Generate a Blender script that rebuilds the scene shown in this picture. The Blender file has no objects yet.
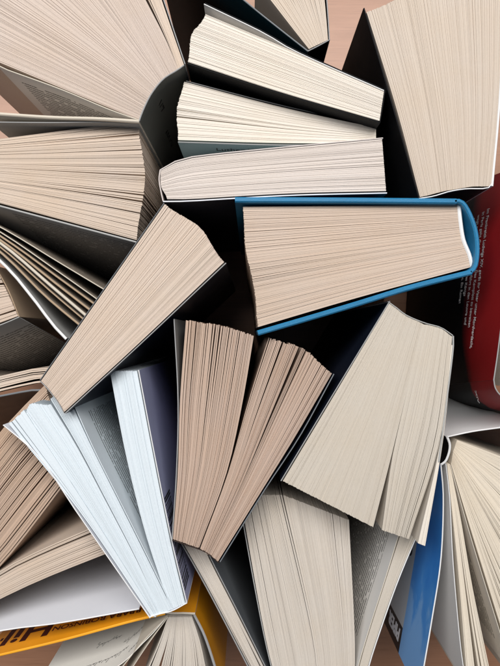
import bpy, bmesh, math, random
from mathutils import Vector, Matrix

S = bpy.context.scene
COL = S.collection
F, H = 552.0, 0.52            # focal length in photo pixels, lens height above the table (m)
CX, CY = 250.0, 333.0
GROUP = 'books standing on end on the table'


def W(p, z):
    """plan position of a photo point that lies at height z"""
    k = (H - z) / F
    return Vector(((p[0] - CX) * k, -(p[1] - CY) * k))


# ------------------------------------------------------------------ materials
def nodes(name):
    m = bpy.data.materials.new(name)
    m.use_nodes = True
    nt = m.node_tree
    return m, nt, nt.nodes['Principled BSDF']


def N(nt, typ, **kw):
    n = nt.nodes.new(typ)
    for k, v in kw.items():
        if k.startswith('i_'):
            n.inputs[k[2:].replace('_', ' ')].default_value = v
        else:
            setattr(n, k, v)
    return n


def L(nt, a, b):
    nt.links.new(a, b)


def mixc(nt, fac, a, b, blend='MIX'):
    n = nt.nodes.new('ShaderNodeMix')
    n.data_type = 'RGBA'
    n.blend_type = blend
    for sock, v in ((n.inputs[0], fac), (n.inputs[6], a), (n.inputs[7], b)):
        if hasattr(v, 'is_output'):
            L(nt, v, sock)
        else:
            sock.default_value = v if not isinstance(v, tuple) or len(v) == 4 else (*v, 1)
    return n.outputs[2]


def ramp(nt, fac, stops, interp='LINEAR'):
    r = nt.nodes.new('ShaderNodeValToRGB')
    r.color_ramp.interpolation = interp
    el = r.color_ramp.elements
    while len(el) < len(stops):
        el.new(0.5)
    for e, (p, c) in zip(el, stops):
        e.position = p
        e.color = (*c, 1) if len(c) == 3 else c
    L(nt, fac, r.inputs[0])
    return r.outputs[0]


def math_(nt, op, a, b=0.0, c=None):
    n = nt.nodes.new('ShaderNodeMath')
    n.operation = op
    for i, v in enumerate((a, b) if c is None else (a, b, c)):
        if hasattr(v, 'is_output'):
            L(nt, v, n.inputs[i])
        else:
            n.inputs[i].default_value = v
    return n.outputs[0]


def uvxy(nt):
    uv = N(nt, 'ShaderNodeUVMap')
    sp = N(nt, 'ShaderNodeSeparateXYZ')
    L(nt, uv.outputs[0], sp.inputs[0])
    return uv.outputs[0], sp.outputs[0], sp.outputs[1]


def comb(nt, x, y, z=0.0):
    c = nt.nodes.new('ShaderNodeCombineXYZ')
    for i, v in enumerate((x, y, z)):
        if hasattr(v, 'is_output'):
            L(nt, v, c.inputs[i])
        else:
            c.inputs[i].default_value = v
    return c.outputs[0]


def paper(name, col, var=0.10, age=0.5, fine=0.12):
    """cut page edges: every leaf its own tint, fine lines along the leaf, a little browning"""
    m, nt, b = nodes(name)
    geo = N(nt, 'ShaderNodeNewGeometry')
    _, u, v = uvxy(nt)
    rnd = geo.outputs['Random Per Island']
    lines = N(nt, 'ShaderNodeTexNoise', noise_dimensions='3D', i_Scale=1.0, i_Detail=3.0, i_Roughness=0.7)
    L(nt, comb(nt, math_(nt, 'MULTIPLY', u, 25.0), math_(nt, 'MULTIPLY', v, 4200.0), math_(nt, 'MULTIPLY', rnd, 40.0)), lines.inputs['Vector'])
    tex = N(nt, 'ShaderNodeTexCoord')
    big = N(nt, 'ShaderNodeTexNoise', i_Scale=18.0, i_Detail=4.0, i_Roughness=0.6)
    L(nt, tex.outputs['Object'], big.inputs['Vector'])
    grain = N(nt, 'ShaderNodeTexNoise', i_Scale=900.0, i_Detail=2.0)
    L(nt, tex.outputs['Object'], grain.inputs['Vector'])
    f = math_(nt, 'MULTIPLY_ADD', math_(nt, 'POWER', rnd, 0.7), var, 1.0 - var * 0.6)
    f = math_(nt, 'MULTIPLY', f, math_(nt, 'MULTIPLY_ADD', lines.outputs[0], fine * 2, 1.0 - fine))
    f = math_(nt, 'MULTIPLY', f, math_(nt, 'MULTIPLY_ADD', grain.outputs[0], 0.10, 0.95))
    warm = (col[0] * 0.97, col[1] * 0.90, col[2] * 0.79)
    c = mixc(nt, math_(nt, 'MULTIPLY', ramp(nt, big.outputs[0], [(0.35, (0, 0, 0)), (0.7, (1, 1, 1))]), age), (*col, 1), (*warm, 1))
    vv = N(nt, 'ShaderNodeVectorMath', operation='SCALE')
    L(nt, c, vv.inputs[0])
    L(nt, f, vv.inputs['Scale'])
    L(nt, vv.outputs[0], b.inputs['Base Color'])
    b.inputs['Roughness'].default_value = 0.85
    b.inputs['Specular IOR Level'].default_value = 0.25
    bp = N(nt, 'ShaderNodeBump', i_Strength=0.10, i_Distance=0.0003)
    L(nt, lines.outputs[0], bp.inputs['Height'])
    L(nt, bp.outputs[0], b.inputs['Normal'])
    return m


def plain(name, col, rough=0.5, coat=0.0, spec=0.4, mott=0.10, sc=40.0):
    m, nt, b = nodes(name)
    tex = N(nt, 'ShaderNodeTexCoord')
    n = N(nt, 'ShaderNodeTexNoise', i_Scale=sc, i_Detail=6.0, i_Roughness=0.65)
    L(nt, tex.outputs['Object'], n.inputs['Vector'])
    f = math_(nt, 'MULTIPLY_ADD', n.outputs[0], mott * 2, 1 - mott)
    vv = N(nt, 'ShaderNodeVectorMath', operation='SCALE', i_Vector=col)
    vv.inputs[0].default_value = col
    L(nt, f, vv.inputs['Scale'])
    L(nt, vv.outputs[0], b.inputs['Base Color'])
    b.inputs['Specular IOR Level'].default_value = spec
    b.inputs['Coat Weight'].default_value = coat
    b.inputs['Coat Roughness'].default_value = 0.18
    r = math_(nt, 'MULTIPLY_ADD', n.outputs[0], 0.2, rough - 0.1)
    L(nt, r, b.inputs['Roughness'])
    return m


def printed(name, col, z0, z1, u0, u1, ink=0.75, pitch=0.0036):
    """a page printed with lines of body text between z0..z1 (height) and u0..u1 (along the page), metres"""
    m, nt, b = nodes(name)
    _, u, v = uvxy(nt)
    row = math_(nt, 'DIVIDE', v, pitch)
    ri = math_(nt, 'FLOOR', row)
    rf = math_(nt, 'FRACT', row)
    # words run along u: letters are fine noise, words coarser noise with gaps
    wn = N(nt, 'ShaderNodeTexNoise', i_Scale=1.0, i_Detail=1.0)
    L(nt, comb(nt, math_(nt, 'MULTIPLY', u, 260.0), math_(nt, 'MULTIPLY', ri, 7.31)), wn.inputs['Vector'])
    ln = N(nt, 'ShaderNodeTexNoise', i_Scale=1.0, i_Detail=2.0)
    L(nt, comb(nt, math_(nt, 'MULTIPLY', u, 1700.0), math_(nt, 'MULTIPLY', row, 3.0)), ln.inputs['Vector'])
    word = math_(nt, 'GREATER_THAN', wn.outputs[0], 0.36)
    letter = math_(nt, 'GREATER_THAN', ln.outputs[0], 0.46)
    band = math_(nt, 'MULTIPLY', math_(nt, 'GREATER_THAN', rf, 0.28), math_(nt, 'LESS_THAN', rf, 0.72))
    inz = math_(nt, 'MULTIPLY', math_(nt, 'GREATER_THAN', v, z0), math_(nt, 'LESS_THAN', v, z1))
    inu = math_(nt, 'MULTIPLY', math_(nt, 'GREATER_THAN', u, u0), math_(nt, 'LESS_THAN', u, u1))
    t = math_(nt, 'MULTIPLY', math_(nt, 'MULTIPLY', word, math_(nt, 'MULTIPLY_ADD', letter, 0.6, 0.4)), math_(nt, 'MULTIPLY', band, math_(nt, 'MULTIPLY', inz, inu)))
    c = mixc(nt, math_(nt, 'MULTIPLY', t, ink), (*col, 1), (0.02, 0.02, 0.02, 1))
    L(nt, c, b.inputs['Base Color'])
    b.inputs['Roughness'].default_value = 0.8
    b.inputs['Specular IOR Level'].default_value = 0.2
    return m


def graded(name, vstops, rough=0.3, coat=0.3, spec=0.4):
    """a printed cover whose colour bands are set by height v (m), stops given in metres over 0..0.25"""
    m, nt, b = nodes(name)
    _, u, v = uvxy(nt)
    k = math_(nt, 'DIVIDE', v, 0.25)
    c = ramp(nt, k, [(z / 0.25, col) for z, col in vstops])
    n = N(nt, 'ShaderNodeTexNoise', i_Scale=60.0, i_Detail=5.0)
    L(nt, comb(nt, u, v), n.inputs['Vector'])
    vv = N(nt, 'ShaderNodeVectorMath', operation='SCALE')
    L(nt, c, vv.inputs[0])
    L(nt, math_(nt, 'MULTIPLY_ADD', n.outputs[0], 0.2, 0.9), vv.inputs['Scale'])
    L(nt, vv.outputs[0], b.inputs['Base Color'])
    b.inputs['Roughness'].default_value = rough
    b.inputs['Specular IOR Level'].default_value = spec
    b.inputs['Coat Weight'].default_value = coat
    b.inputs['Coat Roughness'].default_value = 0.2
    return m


def wood():
    m, nt, b = nodes('table wood')
    tex = N(nt, 'ShaderNodeTexCoord')
    mp = N(nt, 'ShaderNodeMapping')
    mp.inputs['Scale'].default_value = (1.5, 16.0, 1.0)
    mp.inputs['Rotation'].default_value = (0, 0, 0.06)
    L(nt, tex.outputs['Object'], mp.inputs['Vector'])
    n = N(nt, 'ShaderNodeTexNoise', i_Scale=6.0, i_Detail=8.0, i_Roughness=0.62, i_Distortion=0.6)
    L(nt, mp.outputs[0], n.inputs['Vector'])
    mp2 = N(nt, 'ShaderNodeMapping')
    mp2.inputs['Scale'].default_value = (22.0, 700.0, 1.0)
    L(nt, tex.outputs['Object'], mp2.inputs['Vector'])
    p = N(nt, 'ShaderNodeTexNoise', i_Scale=1.0, i_Detail=3.0)
    L(nt, mp2.outputs[0], p.inputs['Vector'])
    c = ramp(nt, n.outputs[0], [(0.2, (0.30, 0.145, 0.080)), (0.5, (0.365, 0.182, 0.105)), (0.8, (0.42, 0.215, 0.13))])
    c = mixc(nt, math_(nt, 'MULTIPLY', math_(nt, 'LESS_THAN', p.outputs[0], 0.4), 0.18), c, (0.16, 0.075, 0.045, 1))
    L(nt, c, b.inputs['Base Color'])
    b.inputs['Roughness'].default_value = 0.42
    b.inputs['Coat Weight'].default_value = 0.2
    b.inputs['Coat Roughness'].default_value = 0.25
    bp = N(nt, 'ShaderNodeBump', i_Strength=0.1, i_Distance=0.0005)
    L(nt, n.outputs[0], bp.inputs['Height'])
    L(nt, bp.outputs[0], b.inputs['Normal'])
    return m


PINK = paper('pinkish cream page edges', (0.58, 0.492, 0.435), 0.018, 0.5, 0.03)
CREAM = paper('cream page edges', (0.58, 0.505, 0.435), 0.018, 0.5, 0.03)
WHITE = paper('off white page edges', (0.745, 0.69, 0.62), 0.03, 0.4, 0.05)
WARM = paper('warm beige page edges', (0.575, 0.468, 0.39), 0.06, 0.5, 0.08)
PALE = paper('pale pinkish page edges', (0.65, 0.585, 0.54), 0.03, 0.2, 0.04)
SAND = paper('sand page edges', (0.615, 0.515, 0.44), 0.06, 0.5, 0.08)
MIDTAN = paper('darker tan page edges', (0.49, 0.375, 0.31), 0.2, 0.6)
TAN = paper('tan page edges', (0.58, 0.485, 0.41), 0.2, 0.7)
BROWN = paper('brownish page edges', (0.48, 0.36, 0.285), 0.24, 0.8)
GREYP = paper('greyish page edges', (0.6, 0.55, 0.495), 0.12, 0.5, 0.18)
BEIGE = paper('light beige page edges', (0.565, 0.515, 0.45), 0.02, 0.4, 0.05)
BLUEW = paper('cold white page edges', (0.67, 0.735, 0.78), 0.06, 0.0, 0.06)
YELP = paper('yellowed page edges', (0.7, 0.63, 0.53), 0.12, 0.4)

BLACK = plain('black cover', (0.005, 0.005, 0.006), 0.5, 0.0, 0.12)
DARK = plain('dark slate cover', (0.12, 0.125, 0.115), 0.5, 0.0, 0.3)
TEAL = graded('dark teal cover', [(0, (0.003, 0.004, 0.005)), (0.168, (0.003, 0.005, 0.007)), (0.186, (0.012, 0.045, 0.06))], 0.6, 0.0, 0.06)
GREYTEAL = plain('grey teal cover', (0.16, 0.23, 0.24), 0.45, 0.2)
NAVY = plain('dark navy cover', (0.008, 0.011, 0.022), 0.45, 0.1, 0.2)
BLUE = plain('blue cloth board', (0.012, 0.170, 0.345), 0.5, 0.05, 0.35, 0.22, 140)


def weave(m):
    nt = m.node_tree
    b = nt.nodes['Principled BSDF']
    tex = N(nt, 'ShaderNodeTexCoord')
    n = N(nt, 'ShaderNodeTexNoise', i_Scale=2200.0, i_Detail=2.0)
    L(nt, tex.outputs['Object'], n.inputs['Vector'])
    bp = N(nt, 'ShaderNodeBump', i_Strength=0.5, i_Distance=0.0003)
    L(nt, n.outputs[0], bp.inputs['Height'])
    L(nt, bp.outputs[0], b.inputs['Normal'])
    # rubbed, paler edges
    old = b.inputs['Base Color'].links[0].from_socket
    wear = ramp(nt, n.outputs[0], [(0.55, (0, 0, 0)), (0.75, (1, 1, 1))])
    L(nt, mixc(nt, math_(nt, 'MULTIPLY', wear, 0.25), old, (0.16, 0.36, 0.52, 1)), b.inputs['Base Color'])


weave(BLUE)
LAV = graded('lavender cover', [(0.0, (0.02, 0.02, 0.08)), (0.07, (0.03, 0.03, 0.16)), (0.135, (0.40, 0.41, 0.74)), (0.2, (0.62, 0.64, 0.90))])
RED = graded('red and black cover', [(0.0, (0.004, 0.004, 0.005)), (0.143, (0.004, 0.004, 0.005)), (0.158, (0.27, 0.010, 0.012)), (0.2, (0.34, 0.015, 0.017))], 0.5, 0.0, 0.2)
ORANGE = plain('orange cover', (0.92, 0.37, 0.012), 0.35, 0.3)
SLATE = plain('grey blue cover', (0.17, 0.185, 0.20), 0.5)
GREYB = plain('grey board', (0.30, 0.31, 0.31), 0.6)
MAROON = plain('dark brown cover', (0.035, 0.018, 0.012), 0.45)
WHITEC = plain('white card', (0.82, 0.82, 0.82), 0.5, 0.0, 0.3, 0.03)
COLDW = plain('cold white card', (0.84, 0.86, 0.92), 0.5, 0.0, 0.3, 0.03)
CARD = plain('cut card edge', (0.34, 0.34, 0.34), 0.7, 0, 0.2, 0.05)
CREAMC = plain('cream paper', (0.62, 0.56, 0.47), 0.8, 0, 0.2, 0.04)
PINKC = plain('pinkish paper', (0.68, 0.61, 0.58), 0.7, 0, 0.2, 0.04)
GREYC = plain('grey paper', (0.42, 0.42, 0.41), 0.8, 0, 0.2, 0.04)
TANC = plain('tan paper', (0.42, 0.31, 0.21), 0.8, 0, 0.2, 0.06)
INK = plain('black ink', (0.01, 0.01, 0.01), 0.6)
PENCIL = plain('grey pen ink', (0.04, 0.04, 0.045), 0.7)
REDINK = plain('dark red ink', (0.05, 0.006, 0.004), 0.5)
WINK = plain('white ink', (0.75, 0.72, 0.72), 0.6)
GINK = plain('grey ink', (0.22, 0.21, 0.20), 0.6)
TABLE = wood()


def sky_cover():
    m, nt, b = nodes('cover with a blue sky')
    _, u, v = uvxy(nt)
    n = N(nt, 'ShaderNodeTexNoise', i_Scale=1.0, i_Detail=5.0, i_Roughness=0.6, i_Distortion=0.5)
    L(nt, comb(nt, math_(nt, 'MULTIPLY', u, 30.0), math_(nt, 'MULTIPLY', v, 55.0)), n.inputs['Vector'])
    k = math_(nt, 'ADD', math_(nt, 'MULTIPLY', u, 5.5), math_(nt, 'MULTIPLY', n.outputs[0], 0.8))
    sky = ramp(nt, k, [(0.0, (0.02, 0.17, 0.60)), (0.70, (0.03, 0.25, 0.72)), (0.90, (0.06, 0.31, 0.76)), (1.0, (0.20, 0.45, 0.82))])
    low = ramp(nt, math_(nt, 'DIVIDE', u, 0.25), [(0.0, (0.55, 0.55, 0.54)), (1.0, (0.55, 0.55, 0.54))])
    blk = math_(nt, 'GREATER_THAN', u, 0.124)
    low = mixc(nt, blk, low, (0.006, 0.006, 0.007, 1))
    c = mixc(nt, math_(nt, 'GREATER_THAN', v, 0.142), low, sky)
    L(nt, c, b.inputs['Base Color'])
    b.inputs['Roughness'].default_value = 0.3
    b.inputs['Coat Weight'].default_value = 0.3
    b.inputs['Coat Roughness'].default_value = 0.15
    return m


SKYC = sky_cover()


# ------------------------------------------------------------------ geometry
def smooth(pts, m):
    """Catmull-Rom through pts, resampled to m points of even spacing"""
    P = [Vector(p) for p in pts]
    if len(P) == 2:
        return [P[0].lerp(P[1], i / (m - 1)) for i in range(m)]
    Q = [P[0] * 2 - P[1]] + P + [P[-1] * 2 - P[-2]]
    d = []
    for i in range(1, len(Q) - 2):
        for k in range(16):
            t = k / 16
            a, b, c, e = Q[i - 1], Q[i], Q[i + 1], Q[i + 2]
            d.append(0.5 * ((2 * b) + (c - a) * t + (2 * a - 5 * b + 4 * c - e) * t * t + (3 * b - a - 3 * c + e) * t ** 3))
    d.append(P[-1])
    acc = [0]
    for i in range(1, len(d)):
        acc.append(acc[-1] + (d[i] - d[i - 1]).length)
    out, j = [], 0
    for i in range(m):
        s = acc[-1] * i / (m - 1)
        while j < len(d) - 2 and acc[j + 1] < s:
            j += 1
        f = (s - acc[j]) / max(1e-9, acc[j + 1] - acc[j])
        out.append(d[j].lerp(d[j + 1], f))
    return out


def at(c, s):
    m = len(c) - 1
    x = s * m
    i = min(max(int(math.floor(x)), 0), m - 1)
    return c[i] + (c[i + 1] - c[i]) * (x - i)


def prof(p, t):
    if not p:
        return 0.0
    for (a, x), (b, y) in zip(p, p[1:]):
        if a <= t <= b:
            k = (t - a) / (b - a)
            k = k * k * (3 - 2 * k)
            return x + (y - x) * k
    return p[-1][1]


def link(name, me, mats, parent, loc=(0, 0, 0)):
    o = bpy.data.objects.new(name, me)
    for m in mats:
        me.materials.append(m)
    COL.objects.link(o)
    if parent is not None:
        o.parent = parent
    o.location = loc
    return o


class Book:
    def __init__(self, name, label, centre, z, cat='book'):
        c = W(centre, z)
        self.z = z
        self.o = Vector((c.x, c.y, 0))
        self.c = c
        e = bpy.data.objects.new(name, None)
        e.empty_display_size = 0.02
        e.location = self.o
        e['label'] = label
        e['category'] = cat
        e['group'] = GROUP
        COL.objects.link(e)
        self.root = e

    def fan(self, curves, n, mat, loose=0.2, seed=1, ts=None, M=10, end=None, start=None, zt=None,
            zj=0.00016, ej=0.0009, clump=0.12, zbot=0.002, name='page_block', zslope=0.0, wob=0.004, var=0.3, even=False):
        rnd = random.Random(seed * 7919 + 13)
        zt = zt or self.z
        cs = [[W(p, zt) for p in smooth(c, 17)] for c in curves]
        ts = ts or [i / (len(cs) - 1) for i in range(len(cs))]

        def pos(t, s):
            for i in range(len(ts) - 1):
                if t <= ts[i + 1] or i == len(ts) - 2:
                    k = (t - ts[i]) / (ts[i + 1] - ts[i])
                    return at(cs[i], s).lerp(at(cs[i + 1], s), k)

        def layout(gap, var, cl):
            w = [max(0.3, rnd.gauss(1, var)) for _ in range(n)]
            f1, f2, p1, p2 = rnd.uniform(5, 9), rnd.uniform(13, 21), rnd.uniform(0, 6.3), rnd.uniform(0, 6.3)
            env = [0.35 + 1.5 * max(0.0, 0.5 + 0.45 * math.sin(f1 * i / n + p1) + 0.4 * math.sin(f2 * i / n + p2)) ** 2 for i in range(n)]
            if even:
                env = [1.0] * n
            g = [(gap * rnd.expovariate(1.0) * 0.9 + gap * 0.1) * env[i] for i in range(n)]
            for i in range(n):
                if rnd.random() < cl:
                    g[i] += gap * env[i] * rnd.uniform(2.0, 9.0)
            tot = sum(w) + sum(g[:-1])
            x, o = 0, []
            for i in range(n):
                o.append((x / tot, (x + w[i]) / tot))
                x += w[i] + g[i]
            return o
        rs = rnd.getstate()
        B = layout(loose, var, clump)
        rnd.setstate(rs)
        A = layout(loose * 0.12, var, 0)
        ph = [rnd.uniform(0, 6.28) for _ in range(3)]
        on = [rnd.uniform(-0.3, 0.6) for _ in range(n)]
        verts, faces, uvs = [], [], []
        for i in range(n):
            base = len(verts)
            s0 = prof(start, (i + .5) / n)
            s1 = 1 + prof(end, (i + .5) / n) + rnd.gauss(0, ej)
            zz = zt + rnd.uniform(-1, 1) * zj
            ru = rnd.uniform(0, 50)
            tilt = rnd.uniform(-1, 1) * zj
            S_ = []
            for k in range(M):
                s = s0 + (s1 - s0) * k / (M - 1)
                e = min(1, max(0, s)) ** 1.15
                tl = A[i][0] * (1 - e) + B[i][0] * e
                if i < n - 1:
                    nx = A[i + 1][0] * (1 - e) + B[i + 1][0] * e
                    q = min(1.0, max(0.0, (s - on[i]) / (1 - on[i])))
                    tr = nx - (B[i + 1][0] - B[i][1]) * q - 0.0002
                else:
                    tr = A[i][1] * (1 - e) + B[i][1] * e
                dw = wob * math.sin(s * 4 + ph[0] + tl * 5) * e * math.sin(math.pi * tl)
                a, b = pos(tl + dw, s), pos(tr + dw, s)
                S_.append((a, b, s))
            for a, b, s in S_:
                zl = zz + tilt * s
                verts += [(a.x, a.y, zl), (b.x, b.y, zl), (b.x, b.y, zbot), (a.x, a.y, zbot)]
                ln = (at(cs[0], s) - at(cs[0], 0)).length
                w = (a - b).length
                uvs.append((ln + ru, w))
            for k in range(M - 1):
                p, q = base + 4 * k, base + 4 * (k + 1)
                faces += [((p, q, q + 1, p + 1), 't', k), ((p + 1, q + 1, q + 2, p + 2), 's', k), ((p + 3, p + 2, q + 2, q + 3), 's', k), ((p + 3, q + 3, q, p), 's', k)]
            faces.append(((base, base + 1, base + 2, base + 3), 's', 0))
            e_ = base + 4 * (M - 1)
            faces.append(((e_ + 3, e_ + 2, e_ + 1, e_), 's', M - 1))
        me = bpy.data.meshes.new(name)
        o = self.o
        me.from_pydata([(x - o.x, y - o.y, z) for x, y, z in verts], [], [f[0] for f in faces])
        uvl = me.uv_layers.new(name='UVMap')
        for poly, f in zip(me.polygons, faces):
            for li, vi in zip(poly.loop_indices, poly.vertices):
                row = vi // 4
                corner = vi % 4
                u, w = uvs[row]
                v = 0.0 if corner in (0, 3) else w
                if f[1] == 's':
                    v = me.vertices[vi].co.z * 0.3
                uvl.data[li].uv = (u, v)
        me.validate()
        return link(name, me, [mat], self.root)

    def wall(self, name, pts, mats, thick=0.0006, zt=None, zbot=0.001, M=14, out=None, parent=None, zend=None, off=0.0, ref=None, bot=None):
        """an upright sheet along a plan curve; mats = (outer, inner, cut edge); out = +1 if left of travel is outside"""
        zt = zt or self.z + 0.0006
        c = [W(p, zt) for p in smooth(pts, M)] if len(pts) < 40 else [W(p, zt) for p in pts]
        M = len(c)
        if len(mats) == 1:
            mats = (mats[0],) * 3
        nor = []
        for i in range(M):
            d = (c[min(i + 1, M - 1)] - c[max(i - 1, 0)]).normalized()
            nor.append(Vector((-d.y, d.x)))
        if out is None:
            mid = M // 2
            out = 1 if nor[mid].dot(c[mid] - (W(ref, zt) if ref else self.c)) > 0 else -1
        bt = [W(p, zbot) for p in smooth(bot, M)] if bot else None
        verts, faces, mi, uv = [], [], [], []
        us = [0]
        for i in range(1, M):
            us.append(us[-1] + (c[i] - c[i - 1]).length)
        for i in range(M):
            a = c[i] + nor[i] * (thick / 2 * out + off * out)
            b = c[i] - nor[i] * (thick / 2 * out - off * out)
            z = zt if zend is None else zt + (zend - zt) * i / (M - 1)
            ch = min(0.0007, thick * 0.3)
            a2, b2 = (bt[i] + nor[i] * thick / 2 * out, bt[i] - nor[i] * thick / 2 * out) if bt else (a, b)
            ai, bi = a.lerp(b, ch / thick), b.lerp(a, ch / thick)
            verts += [(a.x, a.y, z - ch), (ai.x, ai.y, z), (bi.x, bi.y, z), (b.x, b.y, z - ch), (b2.x, b2.y, zbot), (a2.x, a2.y, zbot)]
        for i in range(M - 1):
            p, q = 6 * i, 6 * i + 6
            for k in range(6):
                k2 = (k + 1) % 6
                if bt and k == 3:
                    faces += [(p + 3, q + 3, q + 4), (p + 3, q + 4, p + 4)]
                elif bt and k == 5:
                    faces += [(p + 5, q + 5, p), (q + 5, q, p)]
                else:
                    faces.append((p + k, q + k, q + k2, p + k2))
            mi += [2, 2, 2, 1, 1, 2, 0, 0] if bt else [2, 2, 2, 1, 2, 0]
        faces += [tuple(range(6)), tuple(6 * (M - 1) + k for k in (5, 4, 3, 2, 1, 0))]
        mi += [2, 2]
        me = bpy.data.meshes.new(name)
        o = self.o
        me.from_pydata([(x - o.x, y - o.y, z) for x, y, z in verts], [], faces)
        uvl = me.uv_layers.new(name='UVMap')
        for poly, k in zip(me.polygons, mi):
            poly.material_index = k
            poly.use_smooth = k != 2
            for li, vi in zip(poly.loop_indices, poly.vertices):
                uvl.data[li].uv = (us[vi // 6], me.vertices[vi].co.z)
        bm = bmesh.new()
        bm.from_mesh(me)
        bmesh.ops.recalc_face_normals(bm, faces=bm.faces)
        for e in bm.edges:
            if len(e.link_faces) == 2 and e.link_faces[0].material_index != e.link_faces[1].material_index:
                e.smooth = False
        bm.to_mesh(me)
        bm.free()
        ob = link(name, me, list(mats), parent or self.root)
        self.last = (c, us, nor, out, thick, zt)
        self.bot = (bt, zbot)
        return ob

    def text(self, parent, string, u, z, size, mat, rot=0.0, name='lettering', align='LEFT', face=1, sx=1.0, bold=0.0):
        """writing on the outer (face=1) or inner (-1) side of the last wall, at u metres along it and height z"""
        c, us, nor, out, thick, zt = self.last
        i = 0
        while i < len(us) - 2 and us[i + 1] < u:
            i += 1
        f = (u - us[i]) / (us[i + 1] - us[i])
        p = c[i].lerp(c[i + 1], f)
        n2 = nor[min(len(nor) - 1, int(round(i + f)))] * out * face
        n3 = Vector((n2.x, n2.y, 0))
        up = Vector((0, 0, 1))
        right = up.cross(n3)
        bt, zb = self.bot
        if bt:
            q = bt[i].lerp(bt[i + 1], f)
            up = Vector((p.x - q.x, p.y - q.y, zt - zb)).normalized()
            n3 = right.cross(up).normalized()
            p = p.lerp(q, (zt - z) / (zt - zb))
        cu = bpy.data.curves.new('t', 'FONT')
        cu.body = string
        cu.size = size
        cu.align_x = align
        cu.offset = bold
        cu.extrude = 0.00004
        tmp = bpy.data.objects.new('t', cu)
        COL.objects.link(tmp)
        me = bpy.data.meshes.new_from_object(tmp.evaluated_get(bpy.context.evaluated_depsgraph_get()))
        bpy.data.objects.remove(tmp)
        R = Matrix((right, up, n3)).transposed().to_4x4()
        T = Matrix.Translation(Vector((p.x, p.y, z)) + n3 * (thick / 2 + 0.00012) - self.o)
        me.transform(T @ R @ Matrix.Rotation(rot, 4, 'Z') @ Matrix.Diagonal((sx, 1, 1, 1)))
        me.materials.clear()
        return link(name, me, [mat], parent)

    def scribble(self, parent, u0, z0, n, mat, seed, name='handwriting'):
        """a word written by pen: one ribbon of loops and strokes on the outer side of the last wall"""
        c, us, nor, out, thick, zt = self.last
        rnd = random.Random(seed)
        path, x = [], 0.0
        for k in range(n):
            h = rnd.choice((0.0016, 0.0018, 0.0022, 0.0046, -0.003))
            w = rnd.uniform(0.0016, 0.0026)
            for q in range(8):
                t = q / 8
                path.append((x + w * t + 0.0007 * math.sin(2 * math.pi * t), h * math.sin(math.pi * t) ** 2 + x * 0.10))
            x += w
        verts, faces = [], []
        for (du, dz) in path:
            u = u0 + du + dz * 0.4
            i = 0
            while i < len(us) - 2 and us[i + 1] < u:
                i += 1
            f = (u - us[i]) / (us[i + 1] - us[i])
            p = c[i].lerp(c[i + 1], f) + nor[i] * out * (thick / 2 + 0.0002)
            for d in (-0.0002, 0.0002):
                verts.append((p.x - self.o.x, p.y - self.o.y, z0 + dz + d))
            if len(verts) > 2:
                b = len(verts) - 4
                faces.append((b, b + 1, b + 3, b + 2))
        me = bpy.data.meshes.new(name)
        me.from_pydata(verts, [], faces)
        return link(name, me, [mat], parent)

    def bars(self, parent, u0, z0, z1, mat, seed, width=0.03, face=1, name='barcode', flip=False):
        c, us, nor, out, thick, zt = self.last
        rnd = random.Random(seed)
        verts, faces = [], []
        x = 0.0
        while x < width:
            w = rnd.choice((0.0005, 0.0008, 0.0012))
            q = []
            for du in (x, x + w):
                u = u0 + du
                i = 0
                while i < len(us) - 2 and us[i + 1] < u:
                    i += 1
                f = (u - us[i]) / (us[i + 1] - us[i])
                p = c[i].lerp(c[i + 1], f) + nor[i] * out * face * (thick / 2 + 0.00025)
                q.append(p)
            b = len(verts)
            for p in q:
                for z in (z0, z1):
                    verts.append((p.x - self.o.x, p.y - self.o.y, z))
            faces.append((b, b + 2, b + 3, b + 1))
            x += w + rnd.choice((0.0005, 0.0009, 0.0013))
        me = bpy.data.meshes.new(name)
        me.from_pydata(verts, [], faces)
        return link(name, me, [mat], parent)


BUMP = [(0, 0), (0.5, 0.05), (1, 0)]

# ================================================================== the books
# --- big open paperback, top left
b = Book('open_book', 'thick open paperback with pinkish pages splayed wide and a rounded dark grey spine, upper left', (70, 40), 0.205)
sp = [(139, 121), (143, 110), (151, 94), (163, 79), (177, 70), (184, 65)]
b.fan([[(139, 120), (90, 100), (20, 71), (-60, 38)],
       [(150, 95), (90, 50), (10, -5), (-50, -45)],
       [(163, 79), (130, 25), (95, -30), (70, -70)],
       [(178, 69), (165, 38), (143, -5), (120, -50)]], 300, PINK, 0.025, 1, ts=[0, .4, .72, 1], clump=0.06)
b.fan([[(178, 69), (166, 38), (146, -5), (124, -50)], [(184, 65), (176, 42), (160, -5), (142, -60)]], 10, TAN, 0.6, 2)
P1 = printed('pinkish printed page', (0.72, 0.70, 0.69), 0.02, 0.194, 0.004, 0.077, 0.9)
b.wall('printed_page', [(139, 120), (108, 109), (60, 89), (5, 69), (-3, 65)], (P1, CREAMC, CREAMC), 0.0006, out=1)
b.wall('printed_page', [(139, 121), (100, 118.5), (50, 117), (-10, 113)], (CREAMC, CREAMC, CREAMC), 0.0018)
b.wall('back_cover', [(139, 123.5), (100, 122), (50, 122.5), (-10, 122)], (GREYB, GREYC, CARD), 0.0006, zt=0.2035)
s = b.wall('spine', sp, (DARK, DARK, CARD), 0.0008, ref=(100, 40))
b.text(s, 'ER', 0.022, 0.176, 0.012, INK, math.pi / 2)
b.text(s, 'ROMAN', 0.018, 0.12, 0.008, INK, math.pi / 2)
b.wall('front_cover', [(185, 64), (177, 40), (162, -5), (147, -50)], (BLACK, BLACK, CARD), 0.0006)

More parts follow.
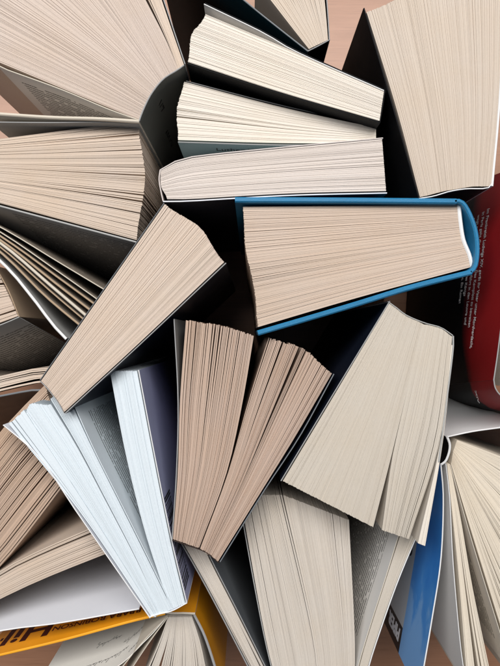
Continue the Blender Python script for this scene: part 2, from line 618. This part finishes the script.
# --- book below it on the left, with loose leaves
b = Book('open_book', 'open book with a thick tan page block above loose fanned leaves at the left edge', (40, 180), 0.197)
b.fan([[(-75, 148), (0, 139), (138, 121)], [(-75, 184), (0, 203), (137, 240)]], 74, TAN, 0.15, 3, even=True,
      end=[(0, 0), (0.5, 0.035), (1, 0)], clump=0.2)
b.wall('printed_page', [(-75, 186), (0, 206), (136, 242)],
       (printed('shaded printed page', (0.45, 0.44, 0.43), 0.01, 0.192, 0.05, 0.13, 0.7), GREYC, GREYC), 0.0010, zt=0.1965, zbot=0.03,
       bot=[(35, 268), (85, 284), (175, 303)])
LEAFP = printed('shaded tan printed page', (0.30, 0.25, 0.20), 0.01, 0.185, 0.02, 0.2, 0.8)  # printed leaf faces, paper colour darkened to carry the shade between the leaves
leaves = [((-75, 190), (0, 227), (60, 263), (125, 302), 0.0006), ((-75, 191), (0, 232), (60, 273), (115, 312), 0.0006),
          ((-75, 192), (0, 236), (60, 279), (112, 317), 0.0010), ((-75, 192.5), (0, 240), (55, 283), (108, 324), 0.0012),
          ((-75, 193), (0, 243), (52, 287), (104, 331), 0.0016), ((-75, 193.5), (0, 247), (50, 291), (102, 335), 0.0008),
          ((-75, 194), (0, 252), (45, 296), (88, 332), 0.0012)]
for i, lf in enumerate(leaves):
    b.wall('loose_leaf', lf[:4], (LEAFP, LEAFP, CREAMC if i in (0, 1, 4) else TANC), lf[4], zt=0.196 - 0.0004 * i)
b.wall('back_cover', [(-75, 195), (0, 261), (30, 295), (52, 324), (66, 339)], (COLDW, GREYC, WHITEC), 0.0016, zt=0.192)

# --- small corner of an open book, left edge
b = Book('open_book', 'cropped open book showing one tan page corner and curled leaves over a dark brown cover', (-30, 325), 0.182)
b.fan([[(-90, 282), (-40, 268), (-4, 268)], [(-90, 345), (-40, 336), (18, 316)]], 22, WARM, 0.25, 4, M=6)
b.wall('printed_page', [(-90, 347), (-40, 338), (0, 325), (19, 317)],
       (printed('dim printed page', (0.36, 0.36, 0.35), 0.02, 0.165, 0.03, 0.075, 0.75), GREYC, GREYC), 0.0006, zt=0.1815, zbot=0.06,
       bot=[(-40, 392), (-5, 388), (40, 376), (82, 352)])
b.wall('printed_page', [(-5, 266), (8, 290), (19, 317)], (TANC, TANC, TANC), 0.0006, zt=0.1812)
b.fan([[(-90, 355), (-40, 380), (0, 376), (30, 369), (48, 368)], [(-90, 365), (-40, 398), (0, 391), (30, 384), (52, 381)]], 7, TAN, 0.5, 5, zt=0.172)
b.wall('back_cover', [(-90, 368), (-40, 402), (0, 396), (35, 390), (56, 392)], (MAROON, MAROON, SLATE), 0.0012, zt=0.17, zbot=0.03,
       bot=[(-60, 445), (-20, 440), (20, 432), (50, 420), (80, 405)])

# --- diagonal closed paperback
b = Book('paperback_book', 'closed beige paperback set diagonally between the loose leaves and the blue hardcover', (125, 310), 0.206)
b.fan([[(41, 381), (100, 297), (165, 204)], [(64, 412), (140, 342), (224, 262)]], 130, SAND, 0.07, 6,
      end=[(0, 0), (0.5, 0.035), (1, 0)], start=[(0, 0), (0.45, 0.004), (1, 0)], clump=0.08)
b.wall('front_cover', [(40, 380), (99, 296), (164, 203)], (BLACK, GREYB, SLATE), 0.0004)
c = b.wall('back_cover', [(65, 413.5), (141, 343.5), (226, 263)], (NAVY, GREYB, CARD), 0.0006)
b.wall('spine', [(40, 381), (48.5, 390), (59, 404), (64, 413.5)], (NAVY, NAVY, CARD), 0.0005)

# --- cold white open paperback with lavender cover
b = Book('open_book', 'open paperback with cold white pages, a lavender cover and a barcode', (115, 490), 0.197)
b.fan([[(151, 616), (80, 512), (9, 424)], [(156, 617), (92, 515), (24, 410)]], 5, BLUEW, 0.25, 7, M=14)
b.fan([[(154, 617), (88, 510), (20, 418)], [(162, 613), (134.5, 556), (103, 496), (76.5, 446), (49.5, 402)]], 46, BLUEW, 0.02, 8, M=14, zt=0.1965,
      start=[(0, 0), (1, 0)], end=[(0, -.02), (.5, .03), (1, -.01)])
b.fan([[(162, 614), (135, 556), (104, 496), (78, 446), (52, 402)], [(172, 609), (147, 558), (118, 500), (92, 448), (68, 397)]], 40, BLUEW, 0.015, 9, M=14,
      end=[(0, 0.015), (.5, .03), (1, -.01)])
P6 = printed('cold white printed page', (0.80, 0.86, 0.90), 0.02, 0.180, 0.035, 0.125, 0.8)
b.wall('printed_page', [(172.5, 608), (148, 557.5), (119, 499.5), (93, 447.5), (70, 396)], (P6, BLUEW, BLUEW), 0.0005, out=-1)
b.fan([[(171, 610), (146, 535), (126, 455), (110, 371)], [(185, 603), (170, 540), (153, 455), (137, 371)]], 46, BLUEW, 0.02, 10, M=14, clump=.1)
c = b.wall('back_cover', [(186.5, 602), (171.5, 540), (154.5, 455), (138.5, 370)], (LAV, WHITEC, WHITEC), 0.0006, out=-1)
b.wall('spine', [(150, 617), (160, 614), (172, 611), (187, 603)], (COLDW, COLDW, WHITEC), 0.0005)
b.last = b.last
b.wall('front_cover', [(150, 618), (78, 514), (40, 458), (3, 425)], (COLDW, COLDW, WHITEC), 0.0006)
LAVBOOK, LAVCOVER = b, c

# --- brownish open book lower left
b = Book('open_book', 'brownish yellowed open book with a smooth white inner cover, left of the cold white book', (30, 530), 0.18)
b.fan([[(-95, 600), (-40, 490), (0, 432), (45, 385)], [(-90, 625), (-40, 602), (5, 561), (72, 474)]], 64, BROWN, 0.22, 11, even=True, clump=.2)
b.fan([[(-85, 628), (0, 571), (40, 550), (100, 524)], [(-80, 640), (0, 599), (50, 576), (118, 549)]], 15, TAN, 0.25, 12, clump=.2, zt=0.181)
b.wall('inner_cover', [(-80, 650), (0, 631), (60, 623), (139, 609)], (COLDW, COLDW, WHITEC), 0.0008, zt=0.180)

# --- orange book at the bottom
b = Book('open_book', 'orange lettered book with a handwritten flyleaf and a grey page fan at the bottom edge', (170, 650), 0.172)
b.fan([[(168, 617), (158, 645), (138, 690)], [(192, 617), (201, 645), (212, 700)]], 34, GREYP, 0.4, 13, M=8)
c = b.wall('front_cover', [(165, 614), (130, 622), (60, 641), (-20, 660)], (ORANGE, GREYC, plain('orange cut edge', (0.85, 0.38, 0.02), 0.5)), 0.0016, out=-1, M=20)
b.text(c, 'BARBARA ROBINSON', 0.0085, 0.1590, 0.0076, REDINK, sx=0.92, bold=0.00015)
b.text(c, 'Hilfe', 0.079, 0.141, 0.030, REDINK, bold=0.0007)
c = b.wall('back_cover', [(194, 615), (206, 640), (222, 690)], (ORANGE, GREYC, CARD), 0.0016, out=None)
c = b.wall('spine', [(162, 612), (172, 613.5), (184, 613.5), (195, 614)], (ORANGE, CARD, CREAMC), 0.0014, ref=(180, 660))
FLY = plain('cream flyleaf', (0.80, 0.77, 0.71), 0.8, 0, 0.2, 0.05)
c = b.wall('flyleaf', [(167, 617), (145, 641), (108, 672), (30, 697)], (FLY, FLY, FLY), 0.0005, out=-1, M=24)
for k, (u, z, n_) in enumerate(((0.022, 0.161, 7), (0.040, 0.154, 9), (0.030, 0.142, 8), (0.052, 0.130, 9), (0.060, 0.155, 6))):
    b.scribble(c, u, z, n_, PENCIL, k)
b.wall('loose_leaf', [(167, 617), (140, 645), (105, 690)], (CREAMC, CREAMC, CREAMC), 0.0005)
b.wall('loose_leaf', [(168, 617), (146, 647), (118, 690)], (CREAMC, CREAMC, CREAMC), 0.0005)

# --- slim grey book under the central one
b = Book('paperback_book', 'slim grey paperback mostly hidden between the orange book and the greyish page block', (225, 610), 0.178)
b.fan([[(172, 525), (190, 555), (215, 600), (262, 690)], [(196, 530), (212, 565), (236, 612), (275, 690)]], 14, GREYP, 0.22, 14, M=12)
b.wall('back_cover', [(198, 530), (214, 565), (238, 612), (277, 690)], (SLATE, GREYC, CARD), 0.0006)
b.wall('front_cover', [(170, 525), (188, 555), (213, 600), (260, 690)], (MAROON, GREYC, CARD), 0.0006)

# --- central book in two fans
b = Book('open_book', 'tan paperback in the centre splayed into two page fans above one low spine', (225, 440), 0.202)
b.fan([[(173, 539), (178, 470), (180, 400), (186, 320)], [(199, 548), (226, 475), (242, 405), (254.5, 331)]], 40, MIDTAN, 0.42, 15, M=12, even=True,
      clump=0.03, ej=0.002, end=[(0, 0.0), (0.5, 0.0), (1, -0.02)], zj=.0006)
b.fan([[(200, 549), (227.5, 475), (248, 403), (269, 337)], [(218, 561), (262, 490), (296, 435), (332, 373)]], 48, MIDTAN, 0.38, 16, M=12, even=True,
      clump=0.03, ej=0.002, end=[(0, 0), (0.5, 0.03), (1, 0.0)], zj=.0006)
b.wall('front_cover', [(172, 540), (176.5, 470), (178, 400), (174, 319)], (SLATE, GREYB, CARD), 0.0006)
b.wall('spine', [(172, 540), (186, 545), (205, 552), (219, 563)], (MAROON, BLACK, MAROON), 0.0005)
b.wall('back_cover', [(220, 562), (264, 491), (300, 436), (334, 374)], (NAVY, NAVY, SLATE), 0.0006)

# --- light beige fan right of centre
b = Book('paperback_book', 'light beige paperback below the blue hardcover, wavy narrow end up and leaves spreading downwards', (370, 430), 0.204)
wav = [(0, 0), (0.45, 0.05), (1, 0.0)]
b.fan([[(389, 303), (335, 394), (283, 481)], [(423, 324), (399, 424), (389, 465), (373, 527)]], 130, BEIGE, 0.04, 17, M=12, clump=.06,
      start=[(0, 0.0), (0.5, 0.006), (1, 0)])
b.fan([[(422.5, 324), (399.5, 424), (391, 465), (382, 530)], [(452.2, 336.5), (440, 440), (409, 539)]], 46, BEIGE, 0.12, 18, M=12, clump=.10,
      start=[(0, 0.0), (0.5, -0.02), (1, 0)], end=[(0, 0), (1, 0)])
b.fan([[(451.5, 345), (440, 445), (418, 543)], [(453, 345), (443, 440), (425, 546)]], 3, WHITE, 0.05, 19, M=10)
b.wall('front_cover', [(390, 301), (334, 393), (281, 481)], (NAVY, GREYB, CARD), 0.0006)
b.wall('spine', [(388, 301.5), (397, 308), (407, 315.5), (425, 323), (441, 327.5), (453, 335.5)], (GREYC, GREYC, GREYC), 0.0005, ref=(380, 450))
b.wall('back_cover', [(453.5, 336), (453, 352), (447, 400), (439, 462)], (NAVY, GREYB, GREYC), 0.0008)

# --- grey block bottom centre, opened to the right
b = Book('open_book', 'greyish page block at the bottom edge opened to the right onto a printed page', (310, 600), 0.180)
b.fan([[(286, 715), (266, 640), (240, 495)], [(320, 715), (315, 640), (282, 495)]], 48, GREYP, 0.12, 20, M=12, even=True, clump=.03)
b.fan([[(320, 715), (315, 640), (283, 495)], [(351, 715), (355, 650), (349, 520)]], 70, GREYP, 0.06, 21, M=12, clump=.06, zt=.1795)
b.wall('front_cover', [(285, 715), (265, 640), (238, 495)], (BLACK, BLACK, GREYC), 0.0006)
P12 = printed('grey printed page', (0.88, 0.87, 0.85), 0.02, 0.164, 0.038, 0.150, 0.8)
b.wall('printed_page', [(351, 712), (357, 672), (369, 630), (385, 580), (401, 528)], (P12, CREAMC, CREAMC), 0.0006, out=1)
b.fan([[(352, 712), (358, 672), (370, 630), (386, 580), (402, 530)], [(357, 712), (367, 668), (380.5, 626), (397, 580), (417, 533)]], 7, BEIGE, 0.05, 22, M=10, clump=0)
b.wall('back_cover', [(358, 714), (368.5, 668), (382, 626), (398.5, 580), (418.5, 532)], (WHITEC, WHITEC, WHITEC), 0.0006)

# --- white covered fan lower right with sky cover
b = Book('open_book', 'widely fanned cream paged book with a curved blue sky cover and black lettered spine', (490, 560), 0.186)
b.fan([[(447, 464), (453, 520), (459, 580), (468, 690)], [(450, 464), (461, 520), (473, 590), (494, 690)]], 8, YELP, 0.3, 23, M=12, clump=.1)
b.fan([[(451, 464), (474, 540), (505, 640), (520, 690)], [(453, 452), (490, 505), (530, 560), (600, 640)], [(457, 440), (500, 456), (560, 480), (640, 510)]],
      84, YELP, 0.34, 24, M=12, even=True, clump=.2, ts=[0, .55, 1])
PW = printed('white flyleaf', (0.74, 0.72, 0.70), 0.17, 0.174, 0.02, 0.035, 0.5)
b.wall('flyleaf', [(446, 464), (450, 500), (453, 560), (460, 640), (466, 684)], (PW, WHITEC, WHITEC), 0.0005, out=-1)
P14 = printed('yellowish printed page', (0.80, 0.74, 0.66), 0.02, 0.172, 0.02, 0.118, 0.7)
b.wall('printed_page', [(450.5, 465), (472, 541), (500, 632), (514, 676)], (P14, CREAMC, CREAMC), 0.0005, out=-1)
c = b.wall('front_cover', [(441, 464), (443.5, 500), (441, 560), (432, 620), (419, 696)], (SKYC, WHITEC, WHITEC), 0.0008, out=-1, M=24)
b.text(c, 'PIPER', 0.1275, 0.138, 0.0118, WINK, -math.pi / 2, bold=0.0004)
b.text(c, 'on', 0.070, 0.136, 0.016, INK, -math.pi / 2, bold=0.0003)
c = b.wall('spine', [(441, 465), (446, 461), (449.5, 452), (450, 444), (447, 436)], (BLACK, WHITEC, WHITEC), 0.0014, ref=(500, 520))
b.text(c, 'LESEN', 0.004, 0.176, 0.005, WINK)
b.text(c, 'EIN ROMAN', 0.004, 0.166, 0.004, WINK)
b.wall('back_cover', [(447, 437), (470, 432), (490, 429), (530, 424)], (WHITEC, WHITEC, WHITEC), 0.0008)

# --- red book right edge
REDS = graded('red spine print', [(0, (0.004, 0.004, 0.005)), (0.146, (0.004, 0.004, 0.005)), (0.151, (0.27, 0.010, 0.012)), (0.2, (0.32, 0.014, 0.016))], 0.5, 0.0, 0.2)
b = Book('paperback_book', 'red and black glossy paperback with small white text at the right edge', (540, 290), 0.205)
b.fan([[(538, 394), (526, 345), (528, 270), (534, 170)], [(590, 398), (588, 345), (592, 270), (598, 170)]], 46, CREAM, 0.1, 25)
c = b.wall('back_cover', [(494, 380), (499, 345), (508, 270), (521, 165)], (RED, WHITEC, CARD), 0.0007, out=1,
           bot=[(434, 386), (408, 345), (408, 283), (414, 206)], M=60)
lines = ['Im Frankreich Ludwigs XIV. gerät ihr Vater unter Mordverdacht,',
         'in Paris geht die Angst um. Das Komplott zu beweisen', 'wagt nur Marie. Ihre Lösung führt in den Louvre und',
         'zu den Menschen am Hofe des Königs', 'und eine große Liebe beginnt. Ein Roman', 'spannend bis zum Ende']
for k, t in enumerate(lines):
    b.text(c, t, 0.104 - 0.001 * k, 0.1675 - k * 0.0071, 0.0052, WINK, name='lettering', sx=0.66, bold=0.00004)
s = b.wall('spine', [(494, 380), (496, 389), (503, 397), (516, 402), (566, 406)], (REDS, WHITEC, CARD), 0.0007, out=-1,
           bot=[(434, 386), (440, 401), (455, 414), (480, 424), (560, 436)], M=50)
b.text(s, 'XIV', 0.004, 0.156, 0.0055, WINK, bold=0.0001)

# --- big cream block top right
b = Book('paperback_book', 'large thick cream paged book with a black cover, upper right beside the bare table', (440, 90), 0.207)
b.fan([[(420, 197), (397, 110), (366, 10)], [(491, 186), (500, 100), (505, -20)]], 220, CREAM, 0.022, 26, M=12, clump=.05,
      start=[(0, 0), (0.4, 0.011), (0.7, .012), (1, 0)], end=[(0, -0.01), (0.35, 0.035), (1, 0.0)])
b.wall('front_cover', [(419, 198), (394, 110), (364, 8)], (BLACK, BLACK, BLACK), 0.0008)
b.wall('spine', [(419, 198.5), (434, 196), (450, 191.3), (466, 188.8), (480, 188.6), (488, 188), (492.5, 183)], (BLACK, BLACK, WHITEC), 0.0006)
b.wall('back_cover', [(492.5, 186), (500, 100), (507, -30)], (COLDW, WHITEC, WHITEC), 0.0012)

# --- small block top middle
b = Book('paperback_book', 'small cream paged book with black spine and dark teal cover at the top edge', (300, 10), 0.2)
b.fan([[(309, 49), (290, 25), (255, -20)], [(328, 40), (326, 15), (322, -25)]], 40, CREAM, 0.15, 27, M=8, clump=.2)
b.wall('front_cover', [(308, 51), (280, 29), (238, -5), (146, -84)], (TEAL, BLACK, SLATE), 0.0008)
b.wall('spine', [(308, 51), (318, 46), (329, 40)], (BLACK, BLACK, CARD), 0.0006)
b.wall('back_cover', [(329.5, 40), (328, 15), (325, -25)], (BLACK, BLACK, CARD), 0.0006)

# --- three off-white paperbacks above the blue hardcover
b = Book('paperback_book', 'slanting off white paperback with black cover, topmost of three pale books above the blue hardcover', (285, 70), 0.206)
b.fan([[(384, 91), (290, 50), (202, 13)], [(379.5, 121), (280, 92), (188, 62)]], 110, WHITE, 0.025, 28, M=10,
      end=[(0, -0.02), (0.5, 0.02), (1, 0)], clump=.08)
b.wall('printed_page', [(384, 90.5), (330, 67), (290, 48.5), (262, 32), (204, 4)], (WHITEC, WHITEC, WHITEC), 0.0005)
b.wall('front_cover', [(385, 89.5), (331, 66), (291, 47.5), (263, 31), (205, 3)], (BLACK, BLACK, BLACK), 0.0006, zt=.203)
b.wall('back_cover', [(380, 122.5), (280, 93.5), (187, 63.5)], (BLACK, BLACK, BLACK), 0.0005)
b.wall('spine', [(385, 90.5), (383, 105), (380, 122.5)], (BLACK, BLACK, BLACK), 0.0005)

b = Book('paperback_book', 'off white paperback with a lettered grey teal cover between two other pale books', (270, 120), 0.197)
b.fan([[(376, 128), (280, 107), (184, 82)], [(376, 143), (280, 143), (178, 140)]], 60, WHITE, 0.09, 29, M=10,
      end=[(0, 0), (0.5, 0.02), (1, 0)], clump=.2)
c = b.wall('back_cover', [(377, 145), (280, 145), (178, 142)], (GREYTEAL, GREYTEAL, CARD), 0.0006)
b.text(c, 'Luther Worte des Glaubens', 0.0948, 0.1855, 0.0065, INK)
b.wall('front_cover', [(377, 126), (280, 105), (186, 81)], (BLACK, BLACK, CARD), 0.0006, zt=.195)

b = Book('paperback_book', 'smooth pinkish white paperback directly above the blue hardcover', (270, 170), 0.203)
b.fan([[(160, 171), (180, 161), (210, 156), (290, 148), (382, 139)], [(166, 199), (190, 199), (240, 196), (300, 193), (386, 191)]], 100, PALE, 0.02, 30, M=14, ej=0.0004,
      start=[(0, 0), (0.5, -0.01), (1, 0.005)], clump=.07)
b.wall('front_cover', [(160, 170), (180, 159.5), (210, 154.5), (290, 146.5), (383, 138)], (WHITEC, WHITEC, PINKC), 0.0006)
b.wall('back_cover', [(163, 201.5), (190, 201), (240, 198), (300, 195), (387, 193)], (NAVY, NAVY, COLDW), 0.0007)
b.wall('spine', [(160, 170), (159, 180), (161, 192), (163, 201)], (PINKC, PINKC, PINKC), 0.0006)

# --- blue hardcover
b = Book('hardcover_book', 'thick blue hardcover with warm cream pages, white headband and rounded spine on its right', (360, 250), 0.205)
b.fan([[(458, 205), (350, 206), (243, 207)], [(471, 267), (360, 297), (258, 327)]], 140, WARM, 0.06, 31, M=10,
      end=[(0, 0), (0.35, 0.012), (0.7, -.005), (1, 0)], start=[(0, 0), (.5, 0.013), (1, 0)], clump=.08)
hb = [(459.5, 205), (461, 222), (464, 240), (470, 255), (473, 268)]
b.wall('headband', hb, (WHITEC, WHITEC, WHITEC), 0.0022, zt=0.2058, zbot=0.19)
b.wall('front_cover', [(235, 199.5), (350, 200), (457, 201)], (BLUE, BLUE, BLUE), 0.0030, zt=0.2095)
b.wall('back_cover', [(258, 333), (350, 306), (410, 287.5), (472, 272)], (BLUE, BLUE, BLUE), 0.0030, zt=0.2095)
b.wall('spine', [(455, 201), (462, 201.5), (469, 211), (476, 230), (478, 250), (476, 266), (471, 272)], (BLUE, BLUE, BLUE), 0.0024, zt=0.2095, M=20)

# lavender cover barcode
b = LAVBOOK
b.last = None
c2, = [LAVCOVER]
pts = [(186.5, 602), (171.5, 540), (154.5, 455), (138.5, 370)]
zt = b.z + .0006
cc = [W(p, zt) for p in smooth(pts, 14)]
us = [0]
for i in range(1, 14):
    us.append(us[-1] + (cc[i] - cc[i - 1]).length)
nn = []
for i in range(14):
    d = (cc[min(i + 1, 13)] - cc[max(i - 1, 0)]).normalized()
    nn.append(Vector((-d.y, d.x)))
o_ = -1
b.last = (cc, us, nn, o_, 0.0006, zt)
b.bars(LAVCOVER, 0.006, 0.176, 0.196, INK, 5, 0.055)

# ================================================================== table
bm = bmesh.new()
bmesh.ops.create_cube(bm, size=1)
bmesh.ops.scale(bm, vec=(1.4, 0.9, 0.03), verts=bm.verts)
bmesh.ops.bevel(bm, geom=bm.edges[:], offset=0.004, segments=3, affect='EDGES')
me = bpy.data.meshes.new('table_top')
bm.to_mesh(me)
bm.free()
t = link('table_top', me, [TABLE], None, (0, 0, -0.015))
t['label'] = 'reddish brown wooden table top showing between the standing books'
t['category'] = 'table'

# ================================================================== light and camera
w = bpy.data.worlds.new('World')
S.world = w
w.use_nodes = True
bg = w.node_tree.nodes['Background']
bg.inputs[0].default_value = (0.80, 0.88, 1.0, 1)
bg.inputs[1].default_value = 0.13


def area(name, loc, target, size, power, col):
    la = bpy.data.lights.new(name, 'AREA')
    la.shape = 'RECTANGLE'
    la.size, la.size_y = size
    la.energy = power
    la.color = col
    o = bpy.data.objects.new(name, la)
    COL.objects.link(o)
    o.location = loc
    d = Vector(target) - Vector(loc)
    o.rotation_euler = d.to_track_quat('-Z', 'Y').to_euler()
    return o


area('window_light', (-0.15, 0.85, 1.7), (0, 0, 0.15), (2.2, 0.8), 52, (1.0, 0.975, 0.95))

cam = bpy.data.cameras.new('camera')
cam.sensor_fit = 'HORIZONTAL'
cam.sensor_width = 36
cam.lens = 36 * F / 500
cam.clip_start = 0.01
cam.clip_end = 50
co = bpy.data.objects.new('camera', cam)
COL.objects.link(co)
co.location = (0, 0, H)
S.camera = co

S.view_settings.view_transform = 'Standard'
S.view_settings.look = 'None'
S.view_settings.exposure = 0
S.view_settings.gamma = 1
S.render.engine = 'CYCLES'
S.cycles.max_bounces = 6
S.cycles.diffuse_bounces = 3
